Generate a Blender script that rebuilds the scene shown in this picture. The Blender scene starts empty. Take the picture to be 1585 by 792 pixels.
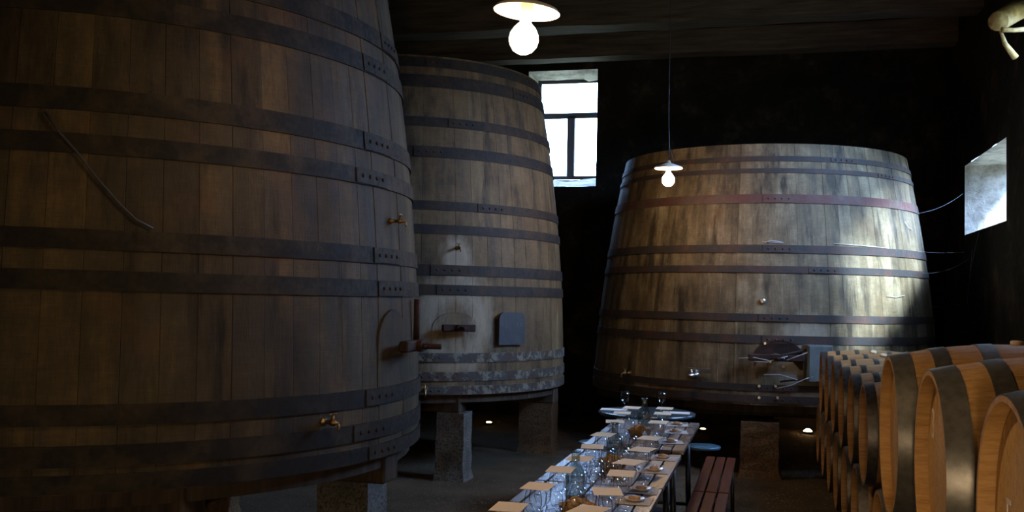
import bpy, bmesh, math, random
from mathutils import Vector, Matrix, noise
PI = math.pi
C = bpy.context.scene.collection
S = bpy.context.scene

# ------------------------------------------------------------------ camera
TH, PITCH, ROLL, FPX = map(float, (14.5, 2.454, 1.244, 1528.0))
th, pt, ro = (math.radians(a) for a in (TH, PITCH, ROLL))
EYE = Vector((0, 0, 1.6))
fw0 = Vector((-math.sin(th), math.cos(th), 0)); rt0 = Vector((math.cos(th), math.sin(th), 0)); up0 = Vector((0, 0, 1))
FW = fw0*math.cos(pt)+up0*math.sin(pt); u0 = up0*math.cos(pt)-fw0*math.sin(pt)
RT = rt0*math.cos(ro)+u0*math.sin(ro); UP = u0*math.cos(ro)-rt0*math.sin(ro)
cd = bpy.data.cameras.new('camera'); cam = bpy.data.objects.new('camera', cd); C.objects.link(cam)
cd.sensor_width = 36; cd.lens = FPX/1585*36; cd.clip_end = 100
M4 = Matrix((RT, UP, -FW)).transposed().to_4x4(); M4.translation = EYE
cam.matrix_world = M4
S.camera = cam
S.cycles.transparent_max_bounces = 96

# ------------------------------------------------------------------ sky, exposure
SKY = 38.0
LAMP = 290.0
FILL_GLOBE = 190.0
S.view_settings.view_transform = 'Standard'; S.view_settings.look = 'None'
S.view_settings.gamma = 1; S.view_settings.exposure = 0.0
w = bpy.data.worlds.new('overcast_sky'); S.world = w; w.use_nodes = True
nt = w.node_tree; nt.nodes.clear()
bg = nt.nodes.new('ShaderNodeBackground'); wo = nt.nodes.new('ShaderNodeOutputWorld')
tc = nt.nodes.new('ShaderNodeTexCoord'); sx = nt.nodes.new('ShaderNodeSeparateXYZ'); rp = nt.nodes.new('ShaderNodeValToRGB')
nt.links.new(tc.outputs['Generated'], sx.inputs[0]); nt.links.new(sx.outputs[2], rp.inputs[0])
rp.color_ramp.elements[0].position = 0.0; rp.color_ramp.elements[0].color = (.10, .13, .12, 1)
e = rp.color_ramp.elements.new(.03); e.color = (.34, .56, 1, 1)
rp.color_ramp.elements[-1].position = 1.0; rp.color_ramp.elements[-1].color = (.42, .62, 1, 1)
nt.links.new(rp.outputs[0], bg.inputs[0]); bg.inputs[1].default_value = SKY
nt.links.new(bg.outputs[0], wo.inputs[0])

sl = bpy.data.lights.new('hazy_sun', 'SUN'); sl.energy = 54.0; sl.angle = math.radians(6); sl.color = (.64, .82, 1)
so = bpy.data.objects.new('hazy_sun', sl); C.objects.link(so)
so.rotation_euler = Vector((-1, 2.0, -1.3)).to_track_quat('-Z', 'Y').to_euler(); so.location = (8, 0, 9)

def portal(loc, rot, sx_, sy_):
    l = bpy.data.lights.new('daylight_portal', 'AREA'); l.shape = 'RECTANGLE'; l.size = sx_; l.size_y = sy_
    l.cycles.is_portal = True
    o = bpy.data.objects.new('daylight_portal', l); C.objects.link(o); o.location = loc; o.rotation_euler = rot

# ------------------------------------------------------------------ helpers
def setp(o, label=None, cat=None, group=None, kind=None):
    if label: o['label'] = label
    if cat: o['category'] = cat
    if group: o['group'] = group
    if kind: o['kind'] = kind
    return o
def thing(name, label, cat, loc=(0, 0, 0), rz=0, group=None):
    o = bpy.data.objects.new(name, None); C.objects.link(o); o.empty_display_size = .1
    o.location = loc; o.rotation_euler = (0, 0, rz)
    return setp(o, label, cat, group)
def link(name, me, parent=None, loc=None, rot=None):
    o = bpy.data.objects.new(name, me); C.objects.link(o)
    if parent: o.parent = parent
    if loc: o.location = loc
    if rot: o.rotation_euler = rot
    return o
class MB:
    def __init__(s): s.v = []; s.f = []; s.sm = []
    def add(s, vs, fs, smooth=False):
        n = len(s.v); s.v += [tuple(p) for p in vs]
        s.f += [tuple(i+n for i in f) for f in fs]; s.sm += [smooth]*len(fs); return s
    def box(s, x0, x1, y0, y1, z0, z1, b=0.0):
        if b <= 0:
            return s.add([(x0,y0,z0),(x1,y0,z0),(x1,y1,z0),(x0,y1,z0),(x0,y0,z1),(x1,y0,z1),(x1,y1,z1),(x0,y1,z1)],
                  [(0,3,2,1),(4,5,6,7),(0,1,5,4),(1,2,6,5),(2,3,7,6),(3,0,4,7)])
        bm = bmesh.new(); bmesh.ops.create_cube(bm, size=1)
        for v in bm.verts: v.co = Vector(((x0+x1)/2+v.co.x*(x1-x0), (y0+y1)/2+v.co.y*(y1-y0), (z0+z1)/2+v.co.z*(z1-z0)))
        bmesh.ops.bevel(bm, geom=bm.edges[:], offset=b, segments=1, affect='EDGES', profile=.5)
        bm.verts.index_update()
        s.add([v.co[:] for v in bm.verts], [[v.index for v in f.verts] for f in bm.faces]); bm.free(); return s
    def lathe(s, prof, n=24, c=(0, 0, 0), axis='Z', smooth=True, closed=False, caps=True):
        vs = []; fs = []
        for r, z in prof:
            for k in range(n):
                a = 2*PI*k/n; x, y = r*math.cos(a), r*math.sin(a)
                p = (x, y, z) if axis == 'Z' else ((z, x, y) if axis == 'X' else (y, z, x))
                vs.append((p[0]+c[0], p[1]+c[1], p[2]+c[2]))
        m = len(prof)
        for i in range(m if closed else m-1):
            j = (i+1) % m
            for k in range(n):
                fs.append((i*n+k, i*n+(k+1) % n, j*n+(k+1) % n, j*n+k))
        if caps and not closed:
            fs.append(tuple(range(n-1, -1, -1))); fs.append(tuple(range((m-1)*n, m*n)))
        return s.add(vs, fs, smooth)
    def tube(s, pts, r, n=6, smooth=True):
        pts = [Vector(p) for p in pts]; vs = []; fs = []; L = len(pts)
        rs = r if isinstance(r, (list, tuple)) else [r]*L
        for i, p in enumerate(pts):
            d = (pts[min(i+1, L-1)]-pts[max(i-1, 0)]).normalized()
            a = d.cross(Vector((0, 0, 1))) if abs(d.z) < .95 else d.cross(Vector((1, 0, 0)))
            a.normalize(); b = d.cross(a)
            for k in range(n):
                t = 2*PI*k/n; vs.append(p+(a*math.cos(t)+b*math.sin(t))*rs[i])
        for i in range(L-1):
            for k in range(n): fs.append((i*n+k, i*n+(k+1) % n, (i+1)*n+(k+1) % n, (i+1)*n+k))
        fs.append(tuple(range(n-1, -1, -1))); fs.append(tuple(range((L-1)*n, L*n)))
        return s.add(vs, fs, smooth)
    def mesh(s, name, mat):
        me = bpy.data.meshes.new(name); me.from_pydata(s.v, [], s.f)
        me.polygons.foreach_set('use_smooth', s.sm)
        if mat: me.materials.append(mat)
        bm = bmesh.new(); bm.from_mesh(me); bmesh.ops.recalc_face_normals(bm, faces=bm.faces[:]); bm.to_mesh(me); bm.free()
        me.update(); return me
    def build(s, name, mat, parent=None, **k): return link(name, s.mesh(name, mat), parent, **k)

def at(px, py, z=None, x=None, y=None):
    d = FW+RT*((px-792.5)/FPX)-UP*((py-396)/FPX)
    t = (z-1.6)/d.z if z is not None else (x/d.x if x is not None else y/d.y)
    return EYE+d*t

# ------------------------------------------------------------------ materials
def mat(name, build):
    m = bpy.data.materials.new(name); m.use_nodes = True; n = m.node_tree.nodes; l = m.node_tree.links
    n.clear(); out = n.new('ShaderNodeOutputMaterial'); p = n.new('ShaderNodeBsdfPrincipled'); l.new(p.outputs[0], out.inputs[0])
    build(G(n, l, p, out)); return m
class G:
    def __init__(s, n, l, p, out): s.n, s.l, s.p, s.out = n, l, p, out
    def node(s, t, **k):
        x = s.n.new(t)
        for a, b in k.items(): setattr(x, a, b)
        return x
    def put(s, sock, v):
        if v is None: return
        if hasattr(v, 'is_output'): s.l.new(v, sock)
        else: sock.default_value = v
    def math(s, op, a, b=None, c=None, clamp=False):
        x = s.node('ShaderNodeMath', operation=op, use_clamp=clamp); s.put(x.inputs[0], a); s.put(x.inputs[1], b)
        if c is not None: s.put(x.inputs[2], c)
        return x.outputs[0]
    def vmath(s, op, a, b=None, scale=None):
        x = s.node('ShaderNodeVectorMath', operation=op); s.put(x.inputs[0], a); s.put(x.inputs[1], b)
        if scale is not None: s.put(x.inputs[3], scale)
        return x.outputs['Value'] if op in ('DISTANCE', 'LENGTH', 'DOT_PRODUCT') else x.outputs[0]
    def obj(s): return s.node('ShaderNodeTexCoord').outputs['Object']
    def pos(s): return s.node('ShaderNodeNewGeometry').outputs['Position']
    def rnd(s): return s.node('ShaderNodeObjectInfo').outputs['Random']
    def shifted(s, k=17.0):
        r = s.rnd(); cx = s.node('ShaderNodeCombineXYZ')
        s.put(cx.inputs[0], s.math('MULTIPLY', r, k)); s.put(cx.inputs[1], s.math('MULTIPLY', r, k*2.3)); s.put(cx.inputs[2], s.math('MULTIPLY', r, k*5.1))
        return s.vmath('ADD', s.obj(), cx.outputs[0])
    def noise(s, vec, scale, detail=4, rough=.55, stretch=None):
        if stretch: vec = s.vmath('MULTIPLY', vec, stretch)
        x = s.node('ShaderNodeTexNoise'); s.put(x.inputs['Vector'], vec); x.inputs['Scale'].default_value = scale
        x.inputs['Detail'].default_value = detail; x.inputs['Roughness'].default_value = rough
        return x.outputs[0]
    def ramp(s, f, *st):
        x = s.node('ShaderNodeValToRGB'); s.put(x.inputs[0], f); el = x.color_ramp.elements
        while len(el) < len(st): el.new(.5)
        for e_, (p_, c_) in zip(el, st):
            e_.position = p_; e_.color = (c_ if len(c_) == 4 else (*c_, 1)) if isinstance(c_, tuple) else (c_, c_, c_, 1)
        return x.outputs[0]
    def mix(s, f, a, b, mode='MIX'):
        x = s.node('ShaderNodeMix', data_type='RGBA', blend_type=mode); s.put(x.inputs[0], f)
        s.put(x.inputs[6], a if hasattr(a, 'is_output') else (*a, 1)); s.put(x.inputs[7], b if hasattr(b, 'is_output') else (*b, 1))
        return x.outputs[2]
    def bump(s, h, strength=.3, dist=.01):
        x = s.node('ShaderNodeBump'); s.put(x.inputs['Height'], h); x.inputs['Strength'].default_value = strength; x.inputs['Distance'].default_value = dist
        s.l.new(x.outputs[0], s.p.inputs['Normal'])
    def set(s, col=None, rough=None, metal=None, spec=None, trans=None, ior=None):
        for k, v in (('Base Color', col), ('Roughness', rough), ('Metallic', metal), ('Specular IOR Level', spec), ('Transmission Weight', trans), ('IOR', ior)):
            if v is not None:
                if isinstance(v, tuple) and len(v) == 3: v = (*v, 1)
                s.put(s.p.inputs[k], v)

def vat_wood(dark, mid, light, halos=()):
    def b(g):
        v = g.shifted()
        streak = g.noise(g.pos(), 7, 6, .62, (1.6, 1.6, .16))
        wide = g.noise(g.pos(), 2.3, 5, .6, (1.2, 1.2, .35))
        fine = g.noise(v, 50, 3, .6, (3, 3, .3))
        saw = g.noise(v, 34, 3, .6, (.3, .3, 3.5))
        blot = g.noise(g.pos(), 4.5, 6, .68)
        drip = g.noise(g.pos(), 5, 6, .66, (1.4, 1.4, .16))
        f = g.math('ADD', g.math('MULTIPLY', streak, .34), g.math('MULTIPLY', wide, .30))
        f = g.math('ADD', f, g.math('MULTIPLY', fine, .10))
        f = g.math('ADD', f, g.math('MULTIPLY', saw, .10))
        f = g.math('ADD', f, g.math('MULTIPLY', blot, .30))
        f = g.math('ADD', f, g.math('MULTIPLY', g.math('SUBTRACT', g.rnd(), .5), .07))
        c = g.ramp(f, (.42, dark), (.57, mid), (.74, light))
        c = g.mix(g.ramp(drip, (.34, .85), (.50, 0.)), c, tuple(x*.35 for x in dark))
        c = g.mix(g.math('MULTIPLY', g.ramp(g.noise(g.pos(), 3.2, 4, .6), (.55, 0.), (.75, 1.)), .35), c, (.10, .045, .018))
        for (p, r, hol) in halos:            # dried salt bloom round a hatch
            d = g.vmath('DISTANCE', g.vmath('MULTIPLY', g.pos(), (1, 1, .75)), (p[0], p[1], p[2]*.75))
            d = g.math('ADD', d, g.math('MULTIPLY', g.math('SUBTRACT', g.noise(g.pos(), 14, 5, .7, (1, 1, .3)), .5), r*.9))
            m = g.ramp(g.math('DIVIDE', d, r), (.25, .15 if hol else .6), (.55, .75), (1., 0.))
            c = g.mix(m, c, (.28, .25, .19))
        g.set(c, g.ramp(streak, (.3, .6), (.7, .85)), spec=.3)
        g.bump(g.math('ADD', g.math('MULTIPLY', fine, .6), g.math('MULTIPLY', saw, .4)), .5, .004)
    return b
def hoop_iron(base, rust, lime=0.0):
    def b(g):
        n = g.noise(g.pos(), 6, 6, .65); n2 = g.noise(g.pos(), 40, 4, .6)
        c = g.mix(g.ramp(n, (.45, 0.), (.68, 1.)), base, rust)
        if lime: c = g.mix(g.math('MULTIPLY', g.ramp(g.noise(g.pos(), 11, 6, .7), (.50, 0.), (.58, 1.)), lime), c, (.22, .22, .17))
        g.set(c, g.ramp(n2, (.3, .6), (.7, .85)), .1, .25); g.bump(n2, .4, .002)
    return b
M = {}
M['vat1'] = mat('old_brown_oak', vat_wood((.012, .008, .0035), (.044, .033, .0155), (.120, .082, .036), ()))
M['iron1'] = mat('dark_brown_iron', hoop_iron((.010, .0085, .007), (.034, .026, .015)))
M['iron2'] = mat('grey_brown_iron', hoop_iron((.019, .0175, .0175), (.042, .028, .017)))
M['iron2lime'] = mat('limescaled_iron', hoop_iron((.05, .05, .048), (.05, .028, .02), .55))
M['iron3'] = mat('red_grey_iron', hoop_iron((.030, .027, .026), (.065, .033, .024)))
M['iron_red'] = mat('red_painted_iron', hoop_iron((.075, .032, .026), (.075, .055, .045)))
M['rust'] = mat('rusted_casting', hoop_iron((.020, .011, .009), (.05, .020, .014)))
def oak(dark, mid, light):
    def b(g):
        v = g.shifted(9)
        gr = g.noise(v, 14, 5, .6, (.35, 3, 3)); fi = g.noise(v, 90, 3, .6, (.15, 2, 2))
        f = g.math('ADD', g.math('MULTIPLY', gr, .6), g.math('MULTIPLY', fi, .4))
        f = g.math('ADD', f, g.math('MULTIPLY', g.math('SUBTRACT', g.rnd(), .5), .05))
        c = g.ramp(f, (.35, dark), (.52, mid), (.7, light))
        g.set(c, .55, spec=.35); g.bump(fi, .25, .002)
    return b
M['oak'] = mat('new_oak', oak((.38, .20, .065), (.54, .31, .11), (.64, .40, .16)))
M['oak_old'] = mat('used_oak', oak((.20, .10, .035), (.33, .18, .07), (.42, .25, .11)))
M['oak_head'] = mat('new_oak_head', oak((.46, .26, .09), (.64, .39, .15), (.72, .46, .20)))
def galv(g):
    n = g.noise(g.obj(), 30, 5, .6); n2 = g.noise(g.obj(), 5, 4, .6)
    g.set(g.ramp(n, (.3, (.20, .19, .165)), (.7, (.32, .305, .27))), g.ramp(n2, (.3, .28), (.7, .42)), .7); g.bump(n, .15, .002)
M['galv'] = mat('galvanised_steel', galv)
def galv2(g):
    n = g.noise(g.obj(), 30, 5, .6)
    g.set(g.ramp(n, (.3, (.06, .055, .05)), (.7, (.14, .13, .12))), .42, .8)
M['galv_dark'] = mat('darkened_steel', galv2)
def concrete(g):
    n = g.noise(g.pos(), 60, 5, .75); n2 = g.noise(g.pos(), 6, 5, .6)
    c = g.mix(g.ramp(n2, (.35, 0.), (.7, 1.)), (.085, .080, .072), (.17, .165, .15))
    c = g.mix(g.ramp(n, (.40, 1.), (.52, 0.)), c, (.04, .036, .03)); g.set(c, .9, spec=.2); g.bump(n, .8, .008)
M['concrete'] = mat('pitted_concrete', concrete)
def earthy(g):
    n = g.noise(g.pos(), 60, 5, .75); n2 = g.noise(g.pos(), 6, 5, .6)
    c = g.mix(g.ramp(n2, (.35, 0.), (.7, 1.)), (.085, .05, .025), (.16, .10, .05)); c = g.mix(g.ramp(n, (.40, 1.), (.52, 0.)), c, (.05, .03, .018)); g.set(c, .9, spec=.2); g.bump(n, .8, .008)
M['brownstone'] = mat('brown_sandstone', earthy)
def beamw(g):
    n = g.noise(g.pos(), 6, 6, .65, (.25, 3, 3)); n2 = g.noise(g.pos(), 30, 4, .6, (.2, 2, 2))
    g.set(g.ramp(n, (.35, (.030, .022, .016)), (.7, (.085, .065, .048))), .8, spec=.25); g.bump(n2, .6, .01)
M['beam'] = mat('smoked_beam_wood', beamw)
def rot(g):
    n = g.noise(g.shifted(5), 6, 6, .65, (3, 3, .3)); g.set(g.ramp(n, (.35, (.025, .018, .013)), (.7, (.07, .05, .034))), .85, spec=.2); g.bump(n, .5, .01)
M['bearer'] = mat('blackened_timber', rot)
def wallm(g):
    n = g.noise(g.pos(), 3, 8, .7); n2 = g.noise(g.pos(), 22, 6, .7)
    c = g.ramp(n, (.35, (.006, .0055, .005)), (.55, (.015, .0125, .010)), (.75, (.065, .048, .032)))
    g.set(c, .92, spec=.15); g.bump(g.math('ADD', n, g.math('MULTIPLY', n2, .4)), .9, .04)
M['wall'] = mat('sooty_rubble_plaster', wallm)
def revealm(g):
    n = g.noise(g.pos(), 5, 8, .7)
    g.set(g.ramp(n, (.35, (.20, .18, .15)), (.6, (.42, .39, .35))), .7, spec=.3); g.bump(n, .9, .05)
M['reveal'] = mat('pale_rough_render', revealm)
def floorm(g):
    n = g.noise(g.pos(), 90, 4, .8); n2 = g.noise(g.pos(), 2.2, 6, .6); v = g.node('ShaderNodeTexVoronoi'); v.inputs['Scale'].default_value = 55; g.l.new(g.pos(), v.inputs['Vector'])
    c = g.ramp(n2, (.35, (.07, .052, .032)), (.65, (.14, .105, .064))); c = g.mix(g.ramp(n, (.35, .6), (.6, 0.)), c, (.02, .015, .01))
    g.set(c, .85, spec=.3); g.bump(g.math('ADD', n, v.outputs['Distance']), .9, .012)
M['floor'] = mat('packed_gravel', floorm)
def peb(g): g.set(g.ramp(g.noise(g.pos(), 45, 2), (.3, (.045, .035, .024)), (.7, (.20, .17, .13))), .7)
M['pebble'] = mat('gravel_chips', peb)
def plank_blue(g):
    v = g.shifted(7); n = g.noise(v, 9, 6, .6, (4, .3, 4)); n2 = g.noise(v, 5, 4, .6)
    g.set(g.ramp(n, (.35, (.07, .06, .065)), (.7, (.13, .112, .118))), g.ramp(n2, (.35, .24), (.7, .38)), spec=1.0, ior=1.9); g.bump(n, .08, .003)
M['table'] = mat('varnished_table_board', plank_blue)
def bench_(g):
    v = g.shifted(7); n = g.noise(v, 9, 6, .6, (4, .3, 4))
    g.set(g.ramp(n, (.35, (.06, .011, .004)), (.7, (.115, .026, .010))), .55, spec=.15); g.bump(n, .2, .003)
M['bench'] = mat('red_stained_slat', bench_)
M['blackmetal'] = mat('black_metal', lambda g: g.set((.02, .022, .026), .4, .6))
M['brass'] = mat('worn_brass', lambda g: g.set(g.ramp(g.noise(g.pos(), 60, 3), (.4, (.16, .10, .04)), (.6, (.42, .29, .14))), .35, .9))
M['steel'] = mat('bright_steel', lambda g: g.set((.55, .53, .50), .28, .95))
M['card'] = mat('beige_card', lambda g: g.set((.82, .68, .47), .8, spec=.2))
M['paper'] = mat('white_paper', lambda g: g.set((.72, .72, .72), .7, spec=.2))
M['napkin'] = mat('pale_napkin', lambda g: (g.set(g.ramp(g.noise(g.shifted(), 60, 3), (.3, (.48, .43, .40)), (.7, (.62, .57, .53))), .8, spec=.2)))
M['biscuit'] = mat('baked_biscuit', lambda g: (g.set(g.ramp(g.noise(g.shifted(), 90, 4), (.35, (.38, .20, .09)), (.7, (.62, .40, .22))), .6), g.bump(g.noise(g.shifted(), 90, 4), .5, .003)))
M['dish'] = mat('glazed_dish', lambda g: g.set((.60, .54, .48), .2, spec=.6))
def thin_glass(tint, ior_, rough):
    def b(g):
        t = g.node('ShaderNodeBsdfTransparent'); t.inputs[0].default_value = (*tint, 1); gl = g.node('ShaderNodeBsdfGlossy'); gl.inputs['Roughness'].default_value = rough
        lw = g.node('ShaderNodeLayerWeight'); lw.inputs[0].default_value = .5; mx = g.node('ShaderNodeMixShader')
        k = g.math('MULTIPLY_ADD', g.math('POWER', lw.outputs['Facing'], 4.0), .7, (ior_-1)**2/(ior_+1)**2*2.4)
        g.l.new(k, mx.inputs[0]); g.l.new(g.ramp(g.math('POWER', lw.outputs['Facing'], 2.5), (.15, tint), (1., tuple(x*.35 for x in tint))), t.inputs[0]); g.l.new(t.outputs[0], mx.inputs[1]); g.l.new(gl.outputs[0], mx.inputs[2]); g.l.new(mx.outputs[0], g.out.inputs[0])
    return b
M['glass'] = mat('clear_glass', thin_glass((.985, .99, .995), 1.55, .012))
M['carafe'] = mat('reflection_tinted_glass', thin_glass((.66, .72, .70), 1.9, .02))  # dark tint puts the dark reflections of clear carafes into the glass colour
M['water'] = mat('still_water', thin_glass((.96, .98, .985), 1.33, .02))
M['bread'] = mat('golden_bread', lambda g: (g.set(g.ramp(g.noise(g.shifted(), 30, 4), (.35, (.40, .19, .045)), (.7, (.70, .42, .14))), .7), g.bump(g.noise(g.shifted(), 30, 4), .5, .006)))
def wick(g):
    wv = g.node('ShaderNodeTexWave', wave_type='BANDS', bands_direction='Z'); wv.inputs['Scale'].default_value = 60; g.l.new(g.obj(), wv.inputs['Vector'])
    g.set(g.ramp(wv.outputs[0], (.2, (.25, .12, .03)), (.8, (.55, .33, .12))), .6); g.bump(wv.outputs[0], .5, .003)
M['wicker'] = mat('honey_wicker', wick)
M['shade'] = mat('cream_enamel', lambda g: g.set((.80, .74, .64), .35, spec=.5))
M['cord'] = mat('dark_cord', lambda g: g.set((.03, .03, .032), .6))
M['ceramic'] = mat('lamp_socket', lambda g: g.set((.45, .33, .2), .4))
M['slate'] = mat('blue_slate', lambda g: (g.set(g.ramp(g.noise(g.obj(), 14, 5), (.3, (.016, .022, .030)), (.7, (.028, .036, .047))), .7)))
M['chalk'] = mat('chalk', lambda g: g.set((.07, .078, .09), .9))
M['chalkw'] = mat('white_paint_mark', lambda g: g.set((.72, .66, .58), .8))
M['web'] = mat('dusty_cobweb', lambda g: g.set((.34, .35, .37), .9))
M['greybox'] = mat('weathered_grey_board', lambda g: (g.set(g.ramp(g.noise(g.obj(), 20, 5, .6, (1, 1, .3)), (.3, (.06, .075, .075)), (.7, (.12, .14, .14))), .7)))
M['framewood'] = mat('dark_window_paint', lambda g: g.set((.06, .06, .07), .6))
M['log'] = mat('ochre_log', lambda g: (g.set(g.ramp(g.noise(g.pos(), 20, 5), (.35, (.16, .10, .028)), (.7, (.30, .21, .07))), .8), g.bump(g.noise(g.pos(), 20, 5), .5, .01)))
M['stool'] = mat('blue_lacquered_top', lambda g: g.set((.05, .13, .20), .22, spec=.7))
M['roundtop'] = mat('teal_glossy_top', lambda g: g.set((.035, .075, .10), .14, spec=.8))
M['pane'] = mat('window_glass', thin_glass((.96, .97, .97), 1.3, .03))
def emit(name, col, st):
    def b(g):
        em = g.node('ShaderNodeEmission'); em.inputs[0].default_value = (*col, 1); em.inputs[1].default_value = st; g.l.new(em.outputs[0], g.out.inputs[0])
    return mat(name, b)
M['bulb'] = emit('glowing_bulb', (1, .66, .36), LAMP)
M['uplight'] = emit('floor_lamp_glow', (1, .55, .22), 60)

# ------------------------------------------------------------------ the room
XL, XR, YB, YF, ZC = -6.4, 2.15, 13.25, -5.0, 5.3
TW = .65
def wall(name, u0, u1, v0, v1, place, holes=(), step=.22, amp=.035, seed=0, thick=TW, outer=None):
    us = set([u0, u1]); vs_ = set([v0, v1])
    outer = outer or holes
    for h in list(holes)+list(outer): us |= {h[0], h[1]}; vs_ |= {h[2], h[3]}
    def fill(S_):
        S_ = sorted(S_); o = []
        for a, b in zip(S_, S_[1:]):
            n = max(1, round((b-a)/step)); o += [a+(b-a)*i/n for i in range(n)]
        return o+[S_[-1]]
    us, vs_ = fill(us), fill(vs_); mb = MB(); V = []; F = []; F2 = []
    for v in vs_:
        for u in us:
            k = 1
            for h in holes:
                if h[0]-.01 <= u <= h[1]+.01 and h[2]-.01 <= v <= h[3]+.01: k = .25
            p = Vector(place(u, v, 0)); d = noise.fractal(p*1.7+Vector((seed, 0, 0)), 1, 2, 4)*amp*k
            if u in (us[0], us[-1]): d = .0
            V.append(place(u, v, max(-.04, min(.04, d))))
    nu = len(us)
    for j in range(len(vs_)-1):
        for i in range(nu-1):
            uc, vc = (us[i]+us[i+1])/2, (vs_[j]+vs_[j+1])/2
            q = (j*nu+i, j*nu+i+1, (j+1)*nu+i+1, (j+1)*nu+i)
            if not any(h[0] < uc < h[1] and h[2] < vc < h[3] for h in holes): F.append(q)
            if not any(h[0] < uc < h[1] and h[2] < vc < h[3] for h in outer): F2.append(q)
    mb.add(V, F, True)
    # outer skin so the wall has its real thickness
    V = [place(u, v, -thick) for v in vs_ for u in us]; mb.add(V, F2, False)
    o = mb.build(name, M['wall']); o['kind'] = 'structure'
    return o
def reveal(parent, h, place, seed=0, splay=(0, 0, 0, 0)):
    # four lining surfaces of a window opening: sill, head, two jambs
    a, b, c, d = h; mb = MB(); N = 10
    def grid(f):
        V = []; F = []
        for j in range(N+1):
            for i in range(N+1):
                u, v, t = f(i/N, j/N); q = Vector(place(u, v, -t))
                k = .05 if 0 < i < N and 0 < j < N else .0
                dd = noise.fractal(q*3.1+Vector((seed, 3, 0)), 1, 2, 4)*k
                V.append(q+Vector((dd*.7, dd*.5, dd)))
        for j in range(N):
            for i in range(N): F.append((j*(N+1)+i, j*(N+1)+i+1, (j+1)*(N+1)+i+1, (j+1)*(N+1)+i))
        mb.add(V, F, True)
    s0, s1, s2, s3 = splay      # how far each edge moves inwards at the outer face
    grid(lambda i, j: (a+(b-a)*i+(s0*(1-i)-s1*i)*j, c+s2*j, TW*j))
    grid(lambda i, j: (a+(b-a)*i+(s0*(1-i)-s1*i)*j, d-s3*j, TW*j))
    grid(lambda i, j: (a+s0*j, c+(d-c)*i+(s2*(1-i)-s3*i)*j, TW*j))
    grid(lambda i, j: (b-s1*j, c+(d-c)*i+(s2*(1-i)-s3*i)*j, TW*j))
    return mb.build('window_reveal', M['reveal'], parent)
pB = lambda u, v, d: (u, YB-d, v)
pR = lambda u, v, d: (XR-d, u, v)
pL = lambda u, v, d: (XL+d, u, v)
pF = lambda u, v, d: (u, YF+d, v)
WB = (-3.24, -2.27, 3.15, 4.76)
WR = [(10.0, 12.0, 2.42, 3.20), (6.9, 9.30, 2.80, 4.0)]
WRO = [(10.0, 12.0, 2.42, 3.20), (5.5, 9.30, 2.80, 4.8)]
DF = (-1.5, -.3, 0, 2.1)
wb = wall('wall_back', XL-.3, XR+.3, 0, ZC, pB, [WB], seed=1)
wr = wall('wall_right', YF-.3, YB+.3, 0, ZC, pR, WR, seed=2, outer=WRO)
wl = wall('wall_left', YF-.3, YB+.3, 0, ZC, pL, [], step=.5, seed=3)
wf = wall('wall_front', XL-.3, XR+.3, 0, ZC, pF, [DF], step=.5, seed=4)
reveal(wb, WB, pB, 5, (0, 0, .17, -.0))
reveal(wr, WR[0], pR, 7, (.10, .10, .0, -.0)); reveal(wr, WR[1], pR, 8, (-1.4, 0, 0, -.8))
fl = MB().box(XL-.6, XR+.6, YF-.6, YB+.6, -.2, 0).build('floor', M['floor']); fl['kind'] = 'structure'
ce = MB().box(XL-.6, XR+.6, YF-.6, YB+.6, ZC+.03, ZC+.15).build('ceiling', M['beam']); ce['kind'] = 'structure'
pm = MB().box(XL, XR, -.145, .145, ZC, ZC+.03, .006).mesh('ceiling_plank', M['beam'])
for k in range(61):
    o = link('plank', pm, ce); o.location = (0, YF+.15+k*.3, 0)

# gravel: loose chips, nobody could count them
random.seed(4); mb = MB()
for k in range(9000):
    y = random.uniform(3.6, 13) if k % 3 else random.uniform(3.6, 9); x = random.uniform(-4.5, 1.9)
    r = random.uniform(.004, .012); a = random.random()*PI
    mb.add([(x+r*math.cos(a+i*PI/2)*random.uniform(.7, 1.3), y+r*math.sin(a+i*PI/2), r*.25) for i in range(4)]+[(x, y, r*random.uniform(.6, 1.1)), (x, y, 0)],
           [(0,1,4),(1,2,4),(2,3,4),(3,0,4),(1,0,5),(2,1,5),(3,2,5),(0,3,5)])
setp(mb.build('gravel', M['pebble']), 'loose grey brown gravel scattered over the cellar floor', 'gravel', kind='stuff')

# cross beams
for nm, y0, y1, z0, z1 in (('trim_1', 10.95, 11.31, 4.72, 5.3), ('trim_2', 12.40, 12.66, 4.72, 5.02)):
    mb = MB(); N = 40; V = []; F = []
    ring = [(y0, z0), (y1, z0), (y1, z1), (y0, z1)]
    for i in range(N+1):
        x = XL+(XR-XL)*i/N
        for (y, z) in ring:
            V.append((x, y+noise.noise(Vector((x*2, y, z)))*.02, z+noise.noise(Vector((x*2, z, y+9)))*.02*(1 if z == z0 else 0)))
    for i in range(N):
        for k in range(4): F.append((i*4+k, i*4+(k+1) % 4, (i+1)*4+(k+1) % 4, (i+1)*4+k))
    mb.add(V, F); o = mb.build(nm, M['beam']); o['kind'] = 'structure'
    o['label'] = 'heavy dark cross beam under the ceiling' 

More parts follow.
